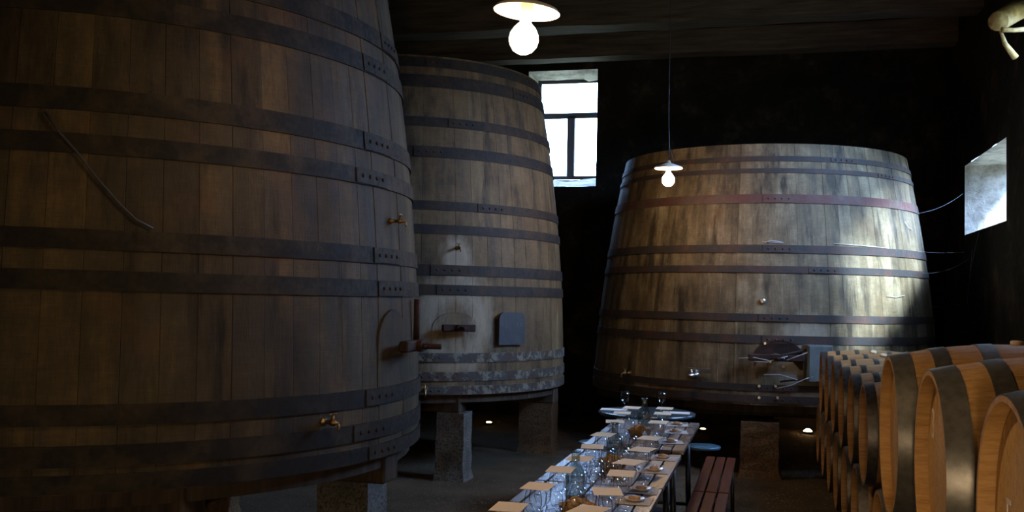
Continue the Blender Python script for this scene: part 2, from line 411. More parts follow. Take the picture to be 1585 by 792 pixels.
# windows
def casement(name, place, h, depth, bars):
    a, b, c, d = h; root = bpy.data.objects.new(name, None); C.objects.link(root); root['kind'] = 'structure'
    def bx(nm, u0, u1, v0, v1, t0, t1, m):
        P, Q = place(u0, v0, -t0), place(u1, v1, -t1)
        x0, x1 = sorted((P[0], Q[0])); y0, y1 = sorted((P[1], Q[1])); z0, z1 = sorted((P[2], Q[2]))
        MB().box(x0, x1, y0, y1, z0, z1, .004).build(nm, m, root)
    w_ = .05; t0, t1 = depth, depth+.05
    bx('window_frame', a, a+w_, c, d, t0, t1, M['framewood']); bx('window_frame', b-w_, b, c, d, t0, t1, M['framewood'])
    bx('window_frame', a+w_, b-w_, c, c+w_, t0, t1, M['framewood']); bx('window_frame', a+w_, b-w_, d-w_, d, t0, t1, M['framewood'])
    for (u0, u1, v0, v1) in bars: bx('glazing_bar', u0, u1, v0, v1, t0-.005, t1+.003, M['framewood'])
    bx('pane', a+w_, b-w_, c+w_, d-w_, t0+.022, t0+.026, M['pane'])
    return root
casement('window_1', pB, (-3.24, -2.27, 3.32, 4.76), .59, [(-2.80, -2.69, 3.37, 4.24), (-3.19, -2.32, 4.20, 4.28)])
casement('window_2', pR, (10.1, 11.9, 2.42, 3.20), .59, [(10.975, 11.025, 2.47, 3.15)])
casement('window_3', pR, (5.5, 9.30, 2.80, 4.78), .60, [])
portal(((WB[0]+WB[1])/2, YB+.72, 4.0), (PI/2, 0, PI), 1.0, 1.5) if False else None
def portal_at(loc, direction, sx_, sy_):
    q = Vector(direction).to_track_quat('-Z', 'Z'); portal(loc, q.to_euler(), sx_, sy_)
portal_at((-2.755, YB+.70, 4.04), (0, -1, 0), 1.0, 1.5)
portal_at((XR+.72, 11.0, 2.81), (-1, 0, 0), 2.1, .9)
portal_at((XR+.72, 7.4, 3.9), (-1, 0, 0), 3.9, 2.3)
# doorway behind the camera
dr = bpy.data.objects.new('door_1', None); C.objects.link(dr); dr['kind'] = 'structure'
MB().box(DF[0], DF[0]+.08, YF-.3, YF-.2, 0, 2.1).build('door_frame', M['framewood'], dr); MB().box(DF[1]-.08, DF[1], YF-.3, YF-.2, 0, 2.1).build('door_frame', M['framewood'], dr)
MB().box(DF[0]+.08, DF[1]-.08, YF-.3, YF-.2, 2.02, 2.1).build('door_frame', M['framewood'], dr)
for k in range(6): MB().box(DF[0]+.08+k*.1733, DF[0]+.08+(k+1)*.1733-.003, YF-.27, YF-.23, 0, 2.02, .003).build('door_board', M['bearer'], dr)

# ------------------------------------------------------------------ the vats
def rivet_mesh(m, r=.011):
    return MB().lathe([(r, 0), (r*.85, r*.45), (r*.4, r*.75)], 8, axis='X').mesh('rivet', m)
class Vat:
    def __init__(s, name, label, cx, cy, r0, a, b, zb, zt, n, wood, hoops, face, seed):
        s.cx, s.cy, s.r0, s.a, s.b, s.zb, s.zt = cx, cy, r0, a, b, zb, zt
        s.root = thing(name, label, 'vat', (cx, cy, zb))
        random.seed(seed); da = 2*PI/n; L = 12; mb = MB(); V = []; F = []
        hgt = zt-zb
        sec = [(-.5, -.0022), (-.484, 0), (0, .0006), (.484, 0), (.5, -.0022), (.5, -.06), (-.5, -.06)]; k = len(sec)
        for j in range(L+1):
            z = hgt*j/L; R = s.R(zb+z)
            for (u, dr_) in sec:
                an = u*da; V.append(((R+dr_)*math.cos(an), (R+dr_)*math.sin(an), z))
        for j in range(L):
            for i in range(k): F.append((j*k+i, j*k+(i+1) % k, (j+1)*k+(i+1) % k, (j+1)*k+i))
        F.append(tuple(range(k-1, -1, -1))); F.append(tuple(range(L*k, L*k+k)))
        me = mb.add(V, F).mesh('stave', wood)
        for i in range(n):
            o = link('stave', me, s.root, rot=(0, 0, i*da))
            f = 1+random.uniform(-.0012, .0012); o.scale = (f, f, 1)
        Rb, Rt = s.R(zb)-.05, s.R(zt)-.05
        MB().lathe([(Rb, .09), (Rb, .14)], 64, smooth=False).build('vat_floor', wood, s.root)
        MB().lathe([(Rt, hgt-.15), (Rt, hgt-.10)], 64, smooth=False).build('vat_lid', wood, s.root)
        for (zl, wd, m, lap) in hoops: s.hoop(zl, wd, m, lap)
    def R(s, z): t = z-s.zb; return s.r0-s.a*t-s.b*t*t
    def hoop(s, zl, wd, m, lap):
        mb = MB(); n = 96; z0, z1 = zl, zl+wd; V = []; F = []
        for i in range(n):
            a = 2*PI*i/n
            for (z, t) in ((z0, .002), (z0, .011), (z1, .011), (z1, .002)):
                R = s.R(z)+t; V.append((R*math.cos(a), R*math.sin(a), z-s.zb))
        for i in range(n):
            j = (i+1) % n
            for k in range(4): F.append((i*4+k, i*4+(k+1) % 4, j*4+(k+1) % 4, j*4+k))
        mb.add(V, F, False)
        la = math.radians(lap); hw = .16/s.r0; V = []; F = []; L = 6       # lapped end of the strap
        for i in range(L+1):
            a = la-hw+2*hw*i/L
            for (z, t) in ((z0+.004, .010), (z0+.004, .018), (z1-.004, .018), (z1-.004, .010)):
                R = s.R(z)+t; V.append((R*math.cos(a), R*math.sin(a), z-s.zb))
        for i in range(L):
            for k in range(4): F.append((i*4+k, i*4+(k+1) % 4, (i+1)*4+(k+1) % 4, (i+1)*4+k))
        F += [(0, 1, 2, 3), (L*4+3, L*4+2, L*4+1, L*4)]
        mb.add(V, F); h = mb.build('hoop', m, s.root)
        if m.name+'r' not in M: M[m.name+'r'] = rivet_mesh(m)
        for k in (-1.5, -.5, .5, 1.5):
            a = la+k*.07/s.r0; z = (z0+z1)/2+(.2*wd if k in (-1.5, .5) else -.2*wd)*0; R = s.R(z)+.018
            link('rivet', M[m.name+'r'], h, loc=(R*math.cos(a), R*math.sin(a), z-s.zb), rot=(0, 0, a))
    def hit(s, px, py):
        d = FW+RT*((px-792.5)/FPX)-UP*((py-396)/FPX); t = 2.0
        while t < 14:
            p = EYE+d*t
            if math.hypot(p.x-s.cx, p.y-s.cy) < s.R(p.z): return p
            t += .002
        raise ValueError((px, py))
    def polar(s, px, py):
        p = s.hit(px, py); return math.atan2(p.y-s.cy, p.x-s.cx), p.z
    def fix(s, name, mb, m, px, py, parent=None, off=0):
        """mount a part (local +X outwards, +Y along the hoop, Z up) on the vat's skin"""
        a, z = s.polar(px, py); R = s.R(z)+off
        p = parent or s.root
        lx, ly, lz = R*math.cos(a), R*math.sin(a), z-s.zb
        if parent is not None and parent is not s.root:      # parent is another fixed part: same frame
            return mb.build(name, m, parent)
        return mb.build(name, m, p, loc=(lx, ly, lz), rot=(0, 0, a))

i1, i2, i3 = M['iron1'], M['iron2'], M['iron3']
v1 = Vat('wine_vat', 'largest nearest dark brown oak vat filling the left of the cellar', -3.815, 5.092, 1.879, .003, .035, .75, 3.95, 74, M['vat1'],
    [(3.62, .10, i1, 8), (3.42, .10, i1, 4), (2.98, .10, i1, 6), (2.795, .10, i1, -3), (2.362, .10, i1, -5), (2.176, .085, i1, -8), (1.768, .085, i1, -4), (1.595, .085, i1, -3),
     (1.032, .088, i1, -7), (.863, .088, i1, -10), (.755, .075, i1, -6)], 0, 1)
h2 = at(705, 490, y=8.2)
M['vat2'] = mat('grey_brown_oak', vat_wood((.024, .017, .009), (.098, .068, .033), (.19, .140, .072), [((-2.62, 8.22, 1.36), .42, True), ((-2.64, 8.26, 1.95), .17, False)]))
v2 = Vat('wine_vat', 'tall grey-brown oak vat with the slate sign, beside the high window', -3.587, 9.526, 1.633, 0, .033, .75, 3.77, 64, M['vat2'],
    [(3.66, .09, i2, -58), (3.472, .115, i2, -20), (3.109, .085, i2, -50), (2.828, .10, i2, -62), (2.359, .08, i2, -40), (2.15, .08, i2, -75), (1.787, .092, i2, -56), (1.618, .088, i2, -54),
     (1.034, .08, M['iron2lime'], -62), (.872, .08, M['iron2lime'], -60), (.755, .075, M['iron2lime'], -62)], -54, 2)
M['vat3'] = mat('silvery_oak', vat_wood((.026, .019, .010), (.105, .078, .042), (.25, .205, .13), [((.35, 9.5, 1.1), .35, False)]))
v3 = Vat('wine_vat', 'squat wide oak vat standing at the far end, half lit by daylight', -.066, 11.207, 1.815, .055, .031, .67, 3.134, 76, M['vat3'],
    [(2.96, .05, i3, -60), (2.845, .045, i3, -40), (2.553, .085, M['iron_red'], -84), (2.078, .075, i3, -84), (1.89, .065, i3, -70), (1.436, .07, i3, -85), (1.236, .075, i3, -84),
     (.80, .06, i3, -84), (.69, .07, i3, -82)], -90, 3)

def tap_mb(s=1.0, spout=True):
    mb = MB()
    mb.lathe([(.028*s, 0), (.028*s, .012*s), (.014*s, .014*s), (.014*s, .07*s), (.022*s, .075*s), (.022*s, .10*s), (.012*s, .105*s), (.012*s, .13*s)], 12, axis='X')
    mb.lathe([(.010*s, -.02*s), (.010*s, .05*s)], 8, c=(.088*s, 0, 0)); mb.box(.080*s, .096*s, -.032*s, .032*s, .05*s, .062*s, .003*s)
    if spout: mb.tube([(.12*s, 0, 0), (.14*s, 0, -.008*s), (.147*s, 0, -.05*s)], .009*s, 8)
    return mb
def crossbar_mb(L=.36):
    mb = MB(); mb.box(.05, .10, -L/2, L/2, -.03, .03, .008)
    mb.tube([(0, 0, 0), (.23, 0, 0)], .016, 8); mb.lathe([(.035, .10), (.035, .125)], 6, axis='X', smooth=False); mb.tube([(.15, -.06, 0), (.15, .06, 0)], .009, 6)
    return mb
def hatch(v, px, py, w_, h_, m):
    """small arched man door, set in a rim, with its clamp"""
    a, z = v.polar(px, py); R = v.R(z)
    def arch(w2, hh, t0, t1):
        mb = MB(); pts = [(-w2, -hh), (w2, -hh)]+[(w2*math.cos(q), hh*.3+hh*.7*math.sin(q)) for q in [PI*i/12 for i in range(13)]]
        def cx_(y): return -(R-math.sqrt(max(R*R-y*y, .01)))
        V = [(t0+cx_(y), y, zz) for y, zz in pts]+[(t1+cx_(y), y, zz) for y, zz in pts]; n = len(pts)
        F = [tuple(range(n-1, -1, -1)), tuple(range(n, 2*n))]+[(i, (i+1) % n, n+(i+1) % n, n+i) for i in range(n)]
        return mb.add(V, F)
    d = arch(w_/2, h_/2, -.02, .006).build('hatch_door', m, v.root, loc=(R*math.cos(a), R*math.sin(a), z-v.zb), rot=(0, 0, a))
    return d, a, z
# vat 1 fittings
hatch(v1, 607, 545, .34, .46, M['vat1'])
v1.fix('hatch_clamp', crossbar_mb(.34), M['rust'], 618, 534, off=.01)
v1.fix('clamp_handle', MB().tube([(.03, 0, -.12), (.03, 0, .12)], .018, 8), M['rust'], 637, 495)
v1.fix('tap', tap_mb(.65), M['brass'], 604, 342)
v1.fix('tap', tap_mb(.75), M['brass'], 500, 652)
# vat 2 fittings
hatch(v2, 705, 520, .42, .42, M['vat2'])
v2.fix('hatch_clamp', crossbar_mb(.30), M['rust'], 705, 507, off=.01)
v2.fix('tap', tap_mb(.7), M['brass'], 707, 384)
v2.fix('tap', tap_mb(1.0), M['brass'], 655, 603)
# vat 3 fittings
hatch(v3, 1205, 560, .44, .40, M['rust'])[0]['label'] = 'rust-black iron hatch door'
v3.fix('hatch_clamp', crossbar_mb(.5), M['rust'], 1200, 553, off=.01)
v3.fix('hatch_arm', MB().tube([(.05, -.18, 0), (.09, .05, .015), (.05, .33, .09)], .014, 6), M['rust'], 1195, 553)
v3.fix('hatch_arm', MB().tube([(.05, -.05, -.13), (.06, .14, -.10), (.05, .31, -.03)], .010, 6), M['rust'], 1215, 568)
v3.fix('gauge', MB().lathe([(.03, 0), (.03, .02), (.012, .024)], 14, axis='X'), M['steel'], 1180, 466)
v3.fix('tap', tap_mb(1.2, False), M['steel'], 1077, 580)
v3.fix('name_plate', MB().box(.04, .048, -.075, .075, -.02, .02, .002), M['steel'], 1091, 573)
v3.fix('tap', tap_mb(.8), M['brass'], 976, 577)
for (px, py) in ((1184, 531), (1192, 559), (1212, 567), (1175, 597), (1200, 597), (1175, 615), (1203, 615)):
    v3.fix('bolt', MB().lathe([(.013, 0), (.013, .02)], 6, axis='X', smooth=False), M['steel'], px, py, off=.01)
# grey box beside the hatch
gb = v3.hit(1265, 562); ga = math.atan2(gb.y-v3.cy, gb.x-v3.cx)
b_ = thing('junction_box', 'weathered grey box fixed low on the far vat beside its iron hatch', 'box', (gb.x, gb.y, gb.z), ga)
MB().box(-.005, .12, -.13, .10, -.17, .17, .006).build('case', M['greybox'], b_); MB().box(.12, .13, -.12, .09, -.16, .16, .003).build('lid', M['greybox'], b_)

# slate board on vat 2
sb = v2.hit(788, 508); sa = math.atan2(sb.y-v2.cy, sb.x-v2.cx)
sr = thing('slate_sign', 'blue-black slate board with rounded top and chalk writing hung on grey vat', 'sign', (sb.x, sb.y, sb.z), sa)
def slab(w2, h2_, rr, t0, t1):
    pts = [(-w2, -h2_), (w2, -h2_)]+[(w2-rr+rr*math.cos(q), h2_-rr+rr*math.sin(q)) for q in [PI/2*i/5 for i in range(6)]]+[(-w2+rr+rr*math.cos(q), h2_-rr+rr*math.sin(q)) for q in [PI/2+PI/2*i/5 for i in range(6)]]
    n = len(pts); V = [(t0, y, z) for y, z in pts]+[(t1, y, z) for y, z in pts]
    return MB().add(V, [tuple(range(n-1, -1, -1)), tuple(range(n, 2*n))]+[(i, (i+1) % n, n+(i+1) % n, n+i) for i in range(n)])
slab(.155, .145, .06, .025, .045).build('slate', M['slate'], sr)
MB().box(-.01, .025, -.16, -.13, -.13, .08).build('batten', M['bearer'], sr); MB().box(-.015, .025, .11, .135, -.13, .08).build('batten', M['bearer'], sr)
def text(body, size, m, parent, loc, rot, name, ext=.0008):
    cu = bpy.data.curves.new(name, 'FONT'); cu.body = body; cu.size = size; cu.extrude = ext; cu.align_x = 'CENTER'; cu.align_y = 'CENTER'
    tmp = bpy.data.objects.new('t', cu); C.objects.link(tmp)
    dg = bpy.context.evaluated_depsgraph_get(); me = bpy.data.meshes.new_from_object(tmp.evaluated_get(dg)); bpy.data.objects.remove(tmp)
    me.materials.clear(); me.materials.append(m)
    return link(name, me, parent, loc=loc, rot=rot)
for body, sz, y, z in (('A AOL', .035, .0, .108), ('VL IPX', .062, -.01, .035), ('L', .055, -.105, -.045)):
    for k, ch in enumerate(body):
        if ch != ' ': text(ch, sz, M['chalk'], sr, (.0458, y+(k-(len(body)-1)/2)*sz*.72, z), (PI/2, 0, PI/2), 'chalk_letter')

# hose on vat 1
pts = []
for px, py in ((71, 174), (92, 205), (121, 238), (150, 276), (187, 318), (210, 340), (236, 354)):
    p = v1.hit(px, py); d = Vector((p.x-v1.cx, p.y-v1.cy, 0)).normalized(); pts.append(p+d*.016)
setp(MB().tube(pts, .006, 6).build('cable', M['cord']), 'thin black cable sagging diagonally across the nearest vat', 'cable')

# stands: bearers on piers
def stand(v, label, piers, ztop, bear_dir):
    st = thing('vat_stand', label, 'stand', (v.cx, v.cy, 0), group=None)
    R = v.r0-.03
    if bear_dir == 'x':
        for k in (-1.15, 0, 1.15):
            hl = math.sqrt(max(.1, R*R-(abs(k)+.1)**2)); MB().box(-hl, hl, k-.1, k+.1, ztop, v.zb, .01).build('bearer', M['bearer'], st)
    # curb ring the staves sit on
    MB().lathe([(R-.02, v.zb-.07), (R-.02, v.zb), (R-.16, v.zb), (R-.16, v.zb-.07)], 64, closed=True, smooth=False).build('curb', M['bearer'], st)
    MB().lathe([(R-.16, v.zb-.001), (R-.16, v.zb-.03)], 48, smooth=False).build('deck', M['bearer'], st)
    for (x, y, w_, m) in piers:
        random.seed(int(x*100)); mb = MB(); h = w_/2; V = []; F = []; L = 7
        prof = [(-h, -h), (0, -h*1.02), (h, -h), (h*1.02, 0), (h, h), (0, h*1.02), (-h, h), (-h*1.02, 0)]
        for j in range(L+1):
            z = (v.zb-.16+.0)*j/L; f = 1.16 if j == 0 else 1.0
            for (a, b) in prof: V.append((x-v.cx+a*f+random.uniform(-.006, .006), y-v.cy+b*f+random.uniform(-.006, .006), z))
        for j in range(L):
            for i in range(8): F.append((j*8+i, j*8+(i+1) % 8, (j+1)*8+(i+1) % 8, (j+1)*8+i))
        F += [tuple(range(7, -1, -1)), tuple(range(L*8, L*8+8))]
        mb.add(V, F).build('pier', m, st)
    return st
cn, bs = M['concrete'], M['brownstone']
stand(v1, 'dark pier and timber stand under the nearest left vat', [(-2.28, 5.30, .30, cn), (-2.75, 4.3, .34, bs), (-3.8, 3.8, .3, bs), (-3.8, 6.3, .3, bs), (-5.0, 5.1, .3, bs)], .59, 'x')
stand(v2, 'pitted concrete pier stand under the grey vat with slate sign', [(-2.66, 8.38, .25, cn), (-2.32, 10.25, .34, bs), (-4.4, 8.4, .3, cn), (-4.7, 10.4, .3, cn)], .59, 'x')
stand(v3, 'brown stone pier stand under the squat vat at far end', [(-.05, 9.56, .34, bs), (-1.3, 11.2, .3, bs), (1.2, 11.2, .3, bs), (-.05, 12.5, .3, bs)], .51, 'x')
for x, y in (( -3.38, 12.3), (-.75, 12.6), (.51, 12.85)):
    pass

# floor uplights by the back wall
for (x, y, lb, g_) in ((-3.38, 12.09, 'small round floor lamp glowing behind the grey vat, leftmost of three', 1.0), (-.751, 12.587, 'small floor lamp glowing beneath the far vat left of its brown pier', .9), (.512, 12.9, 'small floor lamp glowing low beside the barrels under the far vat', 1.5)):
    t = thing('floor_lamp', lb, 'lamp', (x, y, 0), group='floor lamps along the back wall')
    MB().lathe([(.06, 0), (.06, .025), (.045, .03)], 20).build('housing', M['blackmetal'], t)
    MB().lathe([(.034*g_, .03), (.034*g_, .034), (.02, .04*g_)], 16).build('lens', M['uplight'], t)

# ------------------------------------------------------------------ barrels
def barrel(name, label, r_head, r_bil, L, nst, wood, headw, hoopm, hoops, group):
    root = thing(name, label, 'barrel', group=group)
    def R(x): t = (x-L/2)/(L/2); return r_bil-(r_bil-r_head)*(t*t)
    da = 2*PI/nst; sec = [(-.5, -.0008), (-.485, 0), (-.25, 0), (0, 0), (.25, 0), (.485, 0), (.5, -.0008), (.5, -.026), (.25, -.026), (0, -.026), (-.25, -.026), (-.5, -.026)]; k = len(sec); N = 12; V = []; F = []
    for j in range(N+1):
        x = L*j/N; r = R(x)
        for (u, d) in sec:
            a = u*da; dd = d
            if j in (0, N) and d < -.02: dd = -.016
            V.append((x, (r+dd)*math.cos(a), (r+dd)*math.sin(a)))
    for j in range(N):
        for i in range(k): F.append((j*k+i, j*k+(i+1) % k, (j+1)*k+(i+1) % k, (j+1)*k+i))
    F += [tuple(range(k-1, -1, -1)), tuple(range(N*k, N*k+k))]
    mb = MB(); mb.add(V, F, True); me = mb.mesh('stave', wood)
    for p in me.polygons:
        p.use_smooth = len(p.vertices) == 4
    me.set_sharp_from_angle(angle=.5)
    for i in range(nst): link('stave', me, root, rot=(i*da, 0, 0))
    # heads: boards cut to the circle
    hr = R(.04)-.027; nb = 6
    for side, x0 in ((0, .045), (1, L-.045-.018)):
        for b in range(nb):
            y0, y1 = -hr+2*hr*b/nb+.0008, -hr+2*hr*(b+1)/nb-.0008
            ys = [y0+(y1-y0)*i/5 for i in range(6)]
            up = [(y, math.sqrt(max(hr*hr-y*y, 0))) for y in ys]
            pts = up+[(y, -z) for y, z in reversed(up)]; n = len(pts)
            V = [(x0, y, z) for y, z in pts]+[(x0+.018, y, z) for y, z in pts]
            MB().add(V, [tuple(range(n-1, -1, -1)), tuple(range(n, 2*n))]+[(i, (i+1) % n, n+(i+1) % n, n+i) for i in range(n)]).build('head_board', headw, root)
    for (a, b) in hoops:
        for (x0, x1) in ((a, b), (L-b, L-a)):
            prof = [(R(x0)+.0005, x0), (R(x0)+.0035, x0), (R((x0+x1)/2)+.0035, (x0+x1)/2), (R(x1)+.0035, x1), (R(x1)+.0005, x1)]
            h = MB().lathe(prof, 64, axis='X', smooth=False, closed=True)
            o = h.build('hoop', hoopm, root)
            for p in o.data.polygons: p.use_smooth = True
            bpy_sharp(o)
    bz = R(L/2)
    MB().lathe([(.026, bz-.01), (.026, bz+.012), (.020, bz+.016)], 16, c=(L/2, 0, 0)).build('bung', M['biscuit'] if False else M['card'], root)
    return root
def bpy_sharp(o):
    bm = bmesh.new(); bm.from_mesh(o.data)
    for e_ in bm.edges:
        if e_.is_manifold and e_.calc_face_angle(0) > .6: e_.smooth = False
    bm.to_mesh(o.data); bm.free()
def copy_tree(o, parent=None):
    c = o.copy(); C.objects.link(c); c.parent = parent
    for ch in o.children: copy_tree(ch, c)
    return c
HS = ((.0, .078), (.155, .218), (.335, .40))
big = barrel('wine_barrel', '', .334, .40, 1.0, 26, M['oak'], M['oak_head'], M['galv'], HS, None)
HS2 = ((.0, .050), (.117, .150), (.27, .303))
small = barrel('wine_barrel', '', .259, .2925, .83, 24, M['oak_old'], M['oak_head'], M['galv_dark'], HS2, None)
ord_ = ['first', 'second', 'third', 'fourth', 'fifth', 'sixth', 'seventh']
used = set()
def place_barrel(proto, x, y, z, roll, label, group):
    o = proto if proto.name not in used else copy_tree(proto); used.add(proto.name)
    if o is not proto: o.rotation_euler = (roll, 0, 0)
    o.location = (x, y, z); o['label'] = label; o['group'] = group; return o
ZU = .40+.654
ub = [place_barrel(big, x, y, ZU, 0, l, 'large new oak barrels, upper row') for x, y, l in
      ((.565, 2.65, 'nearest large pale oak barrel cut by the right edge, upper row'), (.53, 3.57, 'large pale oak barrel with white chalked mark on its head, upper row'),
       (.505, 4.49, 'third large pale oak barrel of upper row, plain head, before the smaller ones'))]
for i, (x, y) in enumerate(((.56, 2.19), (.545, 3.11), (.53, 4.03), (.515, 4.95))):
    place_barrel(big, x, y, .40, .11, 'large oak barrel on the floor, %s from the camera in the lower row' % ord_[i], 'large new oak barrels, lower row')
for i in range(6):
    place_barrel(small, .492-.007*i, 5.47+.687*i, .935, .07*i, 'smaller darker oak barrel, upper row, %s behind the large barrels' % ord_[i], 'smaller oak barrels, upper row')
for i in range(6):
    place_barrel(small, .482-.006*i, 5.81+.687*i, .4625, .3+.05*i, 'smaller dark oak barrel, lower row, %s behind the large ones' % ord_[i], 'smaller oak barrels, lower row')
for k, x in enumerate((.62, 1.15)):
    t = thing('barrel_rail', ('long low timber rail under the heads of the smaller barrels', 'long low timber rail under the far ends of the smaller barrels')[k], 'rail', (x, 7.5, 0))
    MB().box(-.05, .05, -2.0, 2.0, 0, .182, .01).build('rail_timber', M['bearer'], t)
    for j in range(7):
        MB().add([(-.045, -.33+5.81+.687*j-.343+.2-7.5, .18), (-.045, .13+5.81+.687*j-.343-7.5, .18), (-.045, 5.81+.687*j-.343-7.5, .26), (.045, -.33+5.81+.687*j-.343+.2-7.5, .18), (.045, .13+5.81+.687*j-.343-7.5, .18), (.045, 5.81+.687*j-.343-7.5, .26)],
                 [(0, 1, 2), (3, 5, 4), (0, 3, 4, 1), (1, 4, 5, 2), (2, 5, 3, 0)]).build('wedge', M['bearer'], t)
# chalk mark on the second barrel's head
b2 = ub[1]
text('3', .15, M['chalkw'], b2, (.0440, .205, .13), (PI/2, 0, -PI/2), 'chalk_mark')
text('5', .15, M['chalkw'], ub[0], (.0440, .16, .0), (PI/2, 0, -PI/2), 'chalk_mark')

# ------------------------------------------------------------------ tables
TX0, TX1 = -1.04, -.45; GX = [-.988, -.768, -.594, -.522]
def table(y0, y1, label):
    L = y1-y0; cx = (TX0+TX1)/2; t = thing('trestle_table', label, 'table', (cx, (y0+y1)/2, 0), group='long tasting tables in a row')
    xs = [TX0-.004]+GX+[TX1+.004]
    for a, b in zip(xs, xs[1:]): MB().box(a+.004-cx, b-.004-cx, -L/2, L/2, .725, .75, .003).build('table_board', M['table'], t)
    for s in (-1, 1): MB().box(TX0+.03-cx, TX1-.03-cx, s*(L/2-.12)-.03, s*(L/2-.12)+.03, .69, .725).build('batten', M['bearer'], t)
    for s in (-1, 1):
        for q in (-1, 1):
            MB().tube([(q*.24, s*(L/2-.12), 0), (q*.22, s*(L/2-.12), .69)], .018, 8).build('leg', M['blackmetal'], t)
        MB().tube([(-.235, s*(L/2-.12), .2), (.235, s*(L/2-.12), .2)], .012, 6).build('crossbar', M['blackmetal'], t)
    return t
table(3.05, 4.555, 'nearest wooden tasting table, cut by the bottom edge of the photo')
table(4.575, 5.60, 'middle wooden tasting table of the three, glossy blue with window light')
table(5.76, 7.13, 'farthest wooden tasting table, next to the round table')
rt = thing('round_table', 'round teal glossy table behind the far end of the tasting tables', 'table', (-.87, 7.54, 0))
MB().lathe([(.35, .74), (.365, .745), (.365, .762), (.355, .765)], 48).build('table_top', M['roundtop'], rt)
MB().lathe([(.03, .02), (.03, .74)], 12).build('column', M['blackmetal'], rt); MB().lathe([(.22, 0), (.22, .015), (.05, .03)], 24).build('foot', M['blackmetal'], rt)
for (px, py, lb) in ((922, 683, 'round blue stool at the left side of the far table'), (1088, 689, 'round dark stool behind the red bench, right of the table')):
    p = at(px, py, z=.47); s_ = thing('stool', lb, 'stool', (p.x, p.y, 0), group='round stools by the tables')
    MB().lathe([(.13, .445), (.14, .45), (.14, .465), (.13, .47)], 32).build('seat', M['stool'], s_); MB().lathe([(.018, .02), (.018, .445)], 10).build('column', M['blackmetal'], s_)
    MB().lathe([(.12, 0), (.12, .012), (.03, .025)], 20).build('foot', M['blackmetal'], s_)
for (y0, y1, lb) in ((4.75, 6.165, 'nearer red-brown slatted bench right of the tables, cut by bottom edge'), (6.19, 7.60, 'farther red-brown slatted bench right of the tables')):
    x0, x1 = -.43, -.205; cx = (x0+x1)/2; L = y1-y0; t = thing('slatted_bench', lb, 'bench', (cx, (y0+y1)/2, 0), group='slatted benches right of the tables')
    w3 = (x1-x0)/3
    for k in range(3): MB().box(x0+k*w3+.006-cx, x0+(k+1)*w3-.006-cx, -L/2, L/2, .425, .45, .004).build('slat', M['bench'], t)
    for s in (-1, 1):
        MB().box(x0+.01-cx, x1-.01-cx, s*(L/2-.15)-.03, s*(L/2-.15)+.03, .39, .425).build('batten', M['bench'], t)
        for q in (-1, 1): MB().tube([(q*.095, s*(L/2-.15), 0), (q*.085, s*(L/2-.15), .39)], .014, 8).build('leg', M['blackmetal'], t)

# ------------------------------------------------------------------ table ware
T = .7505
gp = [(.030, 0), (.031, .003), (.010, .007), (.004, .012), (.004, .055), (.010, .062), (.026, .078), (.033, .10), (.033, .118), (.027, .150),
      (.0262, .150)]
glass_me = MB().lathe([(max(r, .0003), z) for r, z in gp], 20, caps=False).mesh('wine_glass', M['glass'])
cp = [(.040, 0), (.044, .004), (.044, .09), (.036, .12), (.018, .15), (.017, .185), (.023, .20), (.021, .20), (.0145, .192)]
car_me = MB().lathe([(max(r, .0003), z) for r, z in cp], 24).mesh('carafe', M['carafe'])
wat_me = MB().lathe([(.0405, .0085), (.0405, .088), (.0405, .089)], 24).mesh('water', M['water'])
cardm = MB().box(-.053, .053, -.074, .074, 0, .0012).mesh('tasting_card', M['card'])
papm = MB().box(-.10, .10, -.07, .07, 0, .0012).mesh('paper_sheet', M['paper'])
napm = MB().box(-.075, .075, -.075, .075, 0, .004, .0015).mesh('napkin', M['napkin'])
dishm = MB().lathe([(.030, 0), (.036, .004), (.046, .012), (.044, .012), (.034, .006), (.0003, .005)], 20).mesh('dish', M['dish'])
bism = MB().lathe([(.022, 0), (.026, .004), (.024, .011), (.012, .015)], 14).mesh('biscuit', M['biscuit'])
random.seed(11)
used_xy = []
def free(x, y, r):
    return all(math.hypot(x-a, y-b) > r+c for a, b, c in used_xy) and TX0+.03 < x < TX1-.03 and (not 4.53 < y < 4.60) and (not 5.57 < y < 5.80) and y < 7.1
def glass(x, y, label, group):
    used_xy.append((x, y, .034)); o = link('wine_glass', glass_me, None, (x, y, T), (0, 0, random.random()*6))
    setp(o, label, 'glass', group)
def fronty(L_): return sorted(L_, key=lambda p: -p[1])
ords = ['nearest', 'second nearest', 'third nearest', 'fourth nearest', 'fifth nearest', 'sixth nearest', 'seventh nearest', 'eighth nearest', 'ninth nearest', 'tenth nearest', 'eleventh nearest']
left = [(788, 784), (833, 752), (868, 726), (897, 709), (917, 690.5), (934, 672), (952, 652)]
right = [(911, 789), (940, 760), (962, 732), (974, 714.5), (994, 695), (1006, 677.5), (1019, 653)]
naps = [(985, 776), (998, 752), (1013, 729), (1026, 709.5), (1038, 684.5), (1046, 669), (1048, 658)]
car = [(890, 770, 'nearest'), (951, 712, 'middle'), (997, 662, 'farthest')]
bas = [(894, 800, 'nearest'), (948, 727, 'middle'), (990, 676, 'farthest')]
for px, py, n_ in car:
    p = at(px, py, z=T); used_xy.append((p.x, p.y, .045)); o = link('carafe', car_me, None, (p.x, p.y, T))
    setp(o, '%s clear glass water carafe in the middle of the tables' % n_, 'carafe', 'water carafes')
    link('water', wat_me, o)
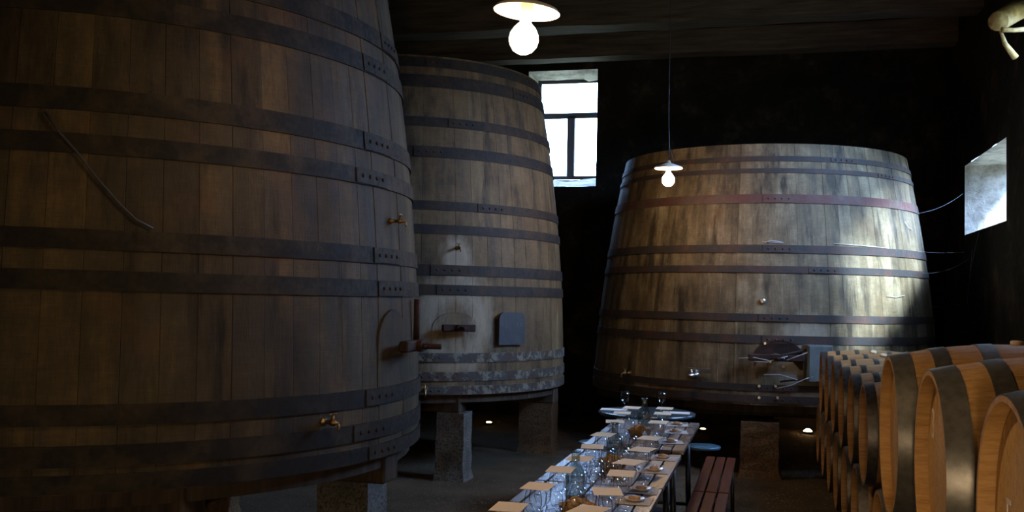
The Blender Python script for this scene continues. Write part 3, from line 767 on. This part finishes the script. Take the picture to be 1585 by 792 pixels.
for px, py, n_ in bas:
    p = at(px, py, z=T); used_xy.append((p.x, p.y, .085))
    b = thing('bread_basket', '%s honey coloured basket of bread between the rows of glasses' % n_, 'basket', (p.x, p.y, T), group='bread baskets')
    MB().lathe([(.060, 0), (.075, .045), (.078, .05), (.073, .05), (.058, .004), (.0003, .003)], 24).build('basket', M['wicker'], b)
    for k in range(6):
        a = k*1.05; q = MB().lathe([(.006, -.034), (.018, -.025), (.022, 0), (.018, .025), (.006, .034)], 10, axis='X').build('bread_slice', M['bread'], None)
        q.location = (p.x+.03*math.cos(a), p.y+.03*math.sin(a), T+.043+(k % 3)*.006); q.rotation_euler = (0, .2, a)
        setp(q, 'small golden bread piece in the %s basket' % n_, 'bread', 'bread pieces in the %s basket' % n_)
spots = []
for side, L_, dx in (('left', left, 1), ('right', right, -1)):
    for i, (px, py) in enumerate(L_):
        p = at(px, py, z=T+.151); x = min(max(p.x, TX0+.05), TX1-.1); y = p.y
        spots.append((side, i, x, y, dx)); used_xy.append((x, y, .034))
for side, i, x, y, dx in spots:
    used_xy.remove((x, y, .034))
    glass(x, y, 'stemmed tasting glass under the %s card of the %s row' % (ords[i], side), 'tasting glasses under cards')
    o = link('tasting_card', cardm, None, (x, y, T+.1503), (0, 0, random.uniform(-.25, .25)))
    setp(o, 'beige card lying on a glass, %s in the %s row' % (ords[i], side), 'card', 'beige cards on the glasses')
for px, py, lb, r_ in ((978, 630.5, 'beige card on a glass at the left of the round table', 0), (963, 638.5, 'beige card on a glass before the round table, left side', 0), (1029, 631.5, 'beige card on a glass at the back right of the round table', 0), (1026, 639.5, 'beige card on the front right glass of the round table', 0)):
    z0 = .7652; p = at(px, py, z=z0+.151)
    if math.hypot(p.x+.87, p.y-7.54) > .36:
        z0 = T; p = at(px, py, z=z0+.151)
        if p.y > 7.10: p.y = 7.08
    o = link('wine_glass', glass_me, None, (p.x, p.y, z0)); setp(o, lb.replace('beige card on a glass', 'stemmed glass under a card').replace('beige card on the', 'stemmed glass under the card of the'), 'glass', 'glasses by the round table'); used_xy.append((p.x, p.y, .034))
    o = link('tasting_card', cardm, None, (p.x, p.y, z0+.1503), (0, 0, random.uniform(-.15, .15))); setp(o, lb, 'card', 'beige cards on the glasses')
for px, py, lb in ((950, 633.5, 'white paper sheet on the left of the round table'), (1047, 638.5, 'white paper sheet on the right of the round table')):
    p = at(px, py, z=.7655); setp(link('paper_sheet', papm, None, (p.x, p.y, .7655), (0, 0, .05)), lb, 'paper', 'paper sheets on the round table')
for px, py, lb in ((967, 628, 'uncovered stemmed glass at the back left of the round table'), (1024, 628, 'uncovered stemmed glass at the back right of the round table')):
    p = at(px, py, z=.7652+.0); p = at(px, py+8, z=.7652); 
    setp(link('wine_glass', glass_me, None, (p.x, p.y, .7655)), lb, 'glass', 'glasses by the round table')
for i, (px, py) in enumerate(naps):
    p = at(px, py, z=T); x = min(max(p.x, TX0+.1), TX1-.085); y = p.y
    if 4.49 < y < 4.66: y = 4.47
    used_xy.append((x, y, .075))
    setp(link('napkin', napm, None, (x, y, T), (0, 0, random.uniform(-.15, .15))), 'pale folded napkin at the right table edge, %s' % ords[i], 'napkin', 'napkins along the right edge')
    setp(link('dish', dishm, None, (x, y, T+.0045)), 'small round dish on the %s napkin of the right edge' % ords[i], 'dish', 'small dishes on the napkins')
    setp(link('biscuit', bism, None, (x, y, T+.0102)), 'brown biscuit in the dish, %s along the right edge' % ords[i], 'biscuit', 'biscuits in the dishes')
cnt = 0
for side, i, x, y, dx in spots:
    k = 0
    for ox, oy, ph in ((.072, .03, 'close inside'), (.072, -.045, 'inside and just before'), (.0, .08, 'straight behind'), (.0, -.08, 'straight before'), (.14, -.01, 'two glasses inside'), (.14, .07, 'far inside and behind'), (.14, -.085, 'far inside and before'), (.07, .10, 'inside and behind')):
        xx, yy = x+dx*ox, y+oy
        if side == 'right' and k >= 4: break
        if k >= 6: break
        if free(xx, yy, .035):
            glass(xx, yy, 'empty stemmed glass %s the %s card of the %s row' % (ph, ords[i], side), 'tasting glasses beside cards'); k += 1

# ------------------------------------------------------------------ pendant lamps
def pendant(x, y, z, label, tilt=0):
    t = thing('pendant_lamp', label, 'lamp', (x, y, z), group='enamel pendant lamps over the tables'); t.rotation_euler = (0, tilt, 0)
    MB().lathe([(.125, 0), (.115, .012), (.06, .032), (.025, .045), (.022, .043), (.058, .029), (.113, .009), (.1235, -.003)], 48, closed=True).build('lamp_shade', M['shade'], t)
    MB().lathe([(.022, -.035), (.024, .02), (.024, .045), (.012, .07)], 20).build('socket', M['ceramic'], t)
    MB().lathe([(.017, -.03), (.02, -.042), (.040, -.062), (.052, -.085), (.055, -.105), (.050, -.128), (.036, -.148), (.018, -.158), (.002, -.160)], 24).build('bulb', M['bulb'], t)
    MB().tube([(0, 0, .07), (.004, .0, .20), (-.006-tilt*.3, 0, .5), (-tilt*(ZC-z), 0, ZC-z-.005)], .0045, 6).build('cord', M['cord'], t)
    MB().tube([(.05, .03, .03), (.02, .01, .14), (0, 0, .22)], .002, 4).build('stay_wire', M['cord'], t)
    return t
pendant(-.874, 3.52, 2.665, 'glowing enamel pendant lamp nearest, at the top of the photo', math.radians(5))
pendant(-.85, 8.73, 2.775, 'glowing enamel pendant lamp in front of the far squat vat')
gt = thing('fill_globe', 'added opal globe fill light behind the viewer', 'lamp', (.05, -.75, 0))  # added light: gives the near barrels their front light and hoop highlights
MB().lathe([(.16, 0), (.16, .02), (.02, .035)], 24).build('foot', M['blackmetal'], gt); MB().lathe([(.012, .02), (.012, 1.0)], 10).build('pole', M['blackmetal'], gt)
MB().lathe([(.03, .99)]+[(.15*math.sin(q), 1.14-.15*math.cos(q)) for q in [.25+2.87*i/12 for i in range(13)]], 24).build('globe', emit('fill_globe_glow', (1, .72, .44), FILL_GLOBE), gt)

# ------------------------------------------------------------------ log bracket and cobwebs at the right wall
lg = thing('log_bracket', 'ochre round log end with two thin branches high on right wall', 'log', (1.9, 9.1, 4.03))
q0 = at(1545, 33, x=1.80); q1 = Vector((2.06, q0.y+.30, q0.z+.20)); lg.location = q0
MB().tube([(0, 0, 0), (.01, .024, .008), tuple((q1-q0)*.5), tuple(q1-q0)], [.078, .082, .085, .09], 16).build('trunk', M['log'], lg)
q2 = Vector((2.07, q0.y+.20, q0.z-.02))-q0
MB().tube([(.03, 0, -.07), tuple(q2*.5+Vector((0, -.03, -.05))), tuple(q2)], [.022, .018, .022], 8).build('branch', M['log'], lg)
MB().tube([(.02, .02, -.07), (.07, .08, -.17), (.16, .14, -.27)], [.012, .02, .028], 8).build('branch', M['log'], lg)
def web(pts, sag, lb):
    a, b = pts; P = []
    for i in range(11):
        t = i/10; p = a.lerp(b, t); p = p+Vector((0, 0, -sag*4*t*(1-t))); P.append(p)
    return P
mb = MB()
for (pa, pb, sag) in (((1432, 389), (1492, 390), .01), ((1436, 470), (1490, 470), .03), ((1422, 330), (1490, 300), .04), ((1434, 421), (1500, 400), .06), ((1420, 465), (1478, 480), .02)):
    a = v3.hit(min(pa[0], 1420), pa[1]); b = at(pb[0], pb[1], x=2.12); mb.tube(web((a, b), sag, ''), .0011, 4)
for (pa, pb, sag) in (((1505, 385), (1497, 470), 0), ((1515, 360), (1500, 430), -.02)):
    a = at(*pa, x=2.10); b = at(*pb, x=2.11); mb.tube(web((a, b), sag, ''), .0014, 4)
setp(mb.build('cobweb', M['web']), 'thin pale cobweb threads between the far vat and right wall', 'cobweb', kind='stuff')
mb = MB()
def skin(pl, off):
    o = []
    for px, py in pl:
        p = v3.hit(px, py); d = Vector((p.x-v3.cx, p.y-v3.cy, 0)).normalized(); o.append(p+d*off)
    return o
for pl in (((1146, 553), (1168, 552), (1190, 557), (1212, 553)), ((1168, 558), (1186, 559), (1205, 553), (1216, 550)), ((1215, 556), (1232, 549), (1250, 542)), ((1200, 599), (1222, 594), (1240, 585), (1252, 581)), ((1182, 578), (1205, 578), (1230, 586)), ((1182, 377), (1192, 372), (1206, 374), (1212, 376))):
    mb.tube(skin(pl, .12 if pl[0][1] > 500 else .02), .0042, 5)
for pl in (((1180, 374), (1212, 376)), ((1290, 377), (1318, 379), (1345, 381), (1370, 384)), ((1398, 343), (1404, 352), (1410, 356)), ((1371, 458), (1385, 460), (1398, 457))):
    mb.tube(skin(pl, .016), .0032, 5)
setp(mb.build('cobweb', M['web']), 'thick white cobweb clumps hanging on the far vat around its hatch', 'cobweb', kind='stuff')
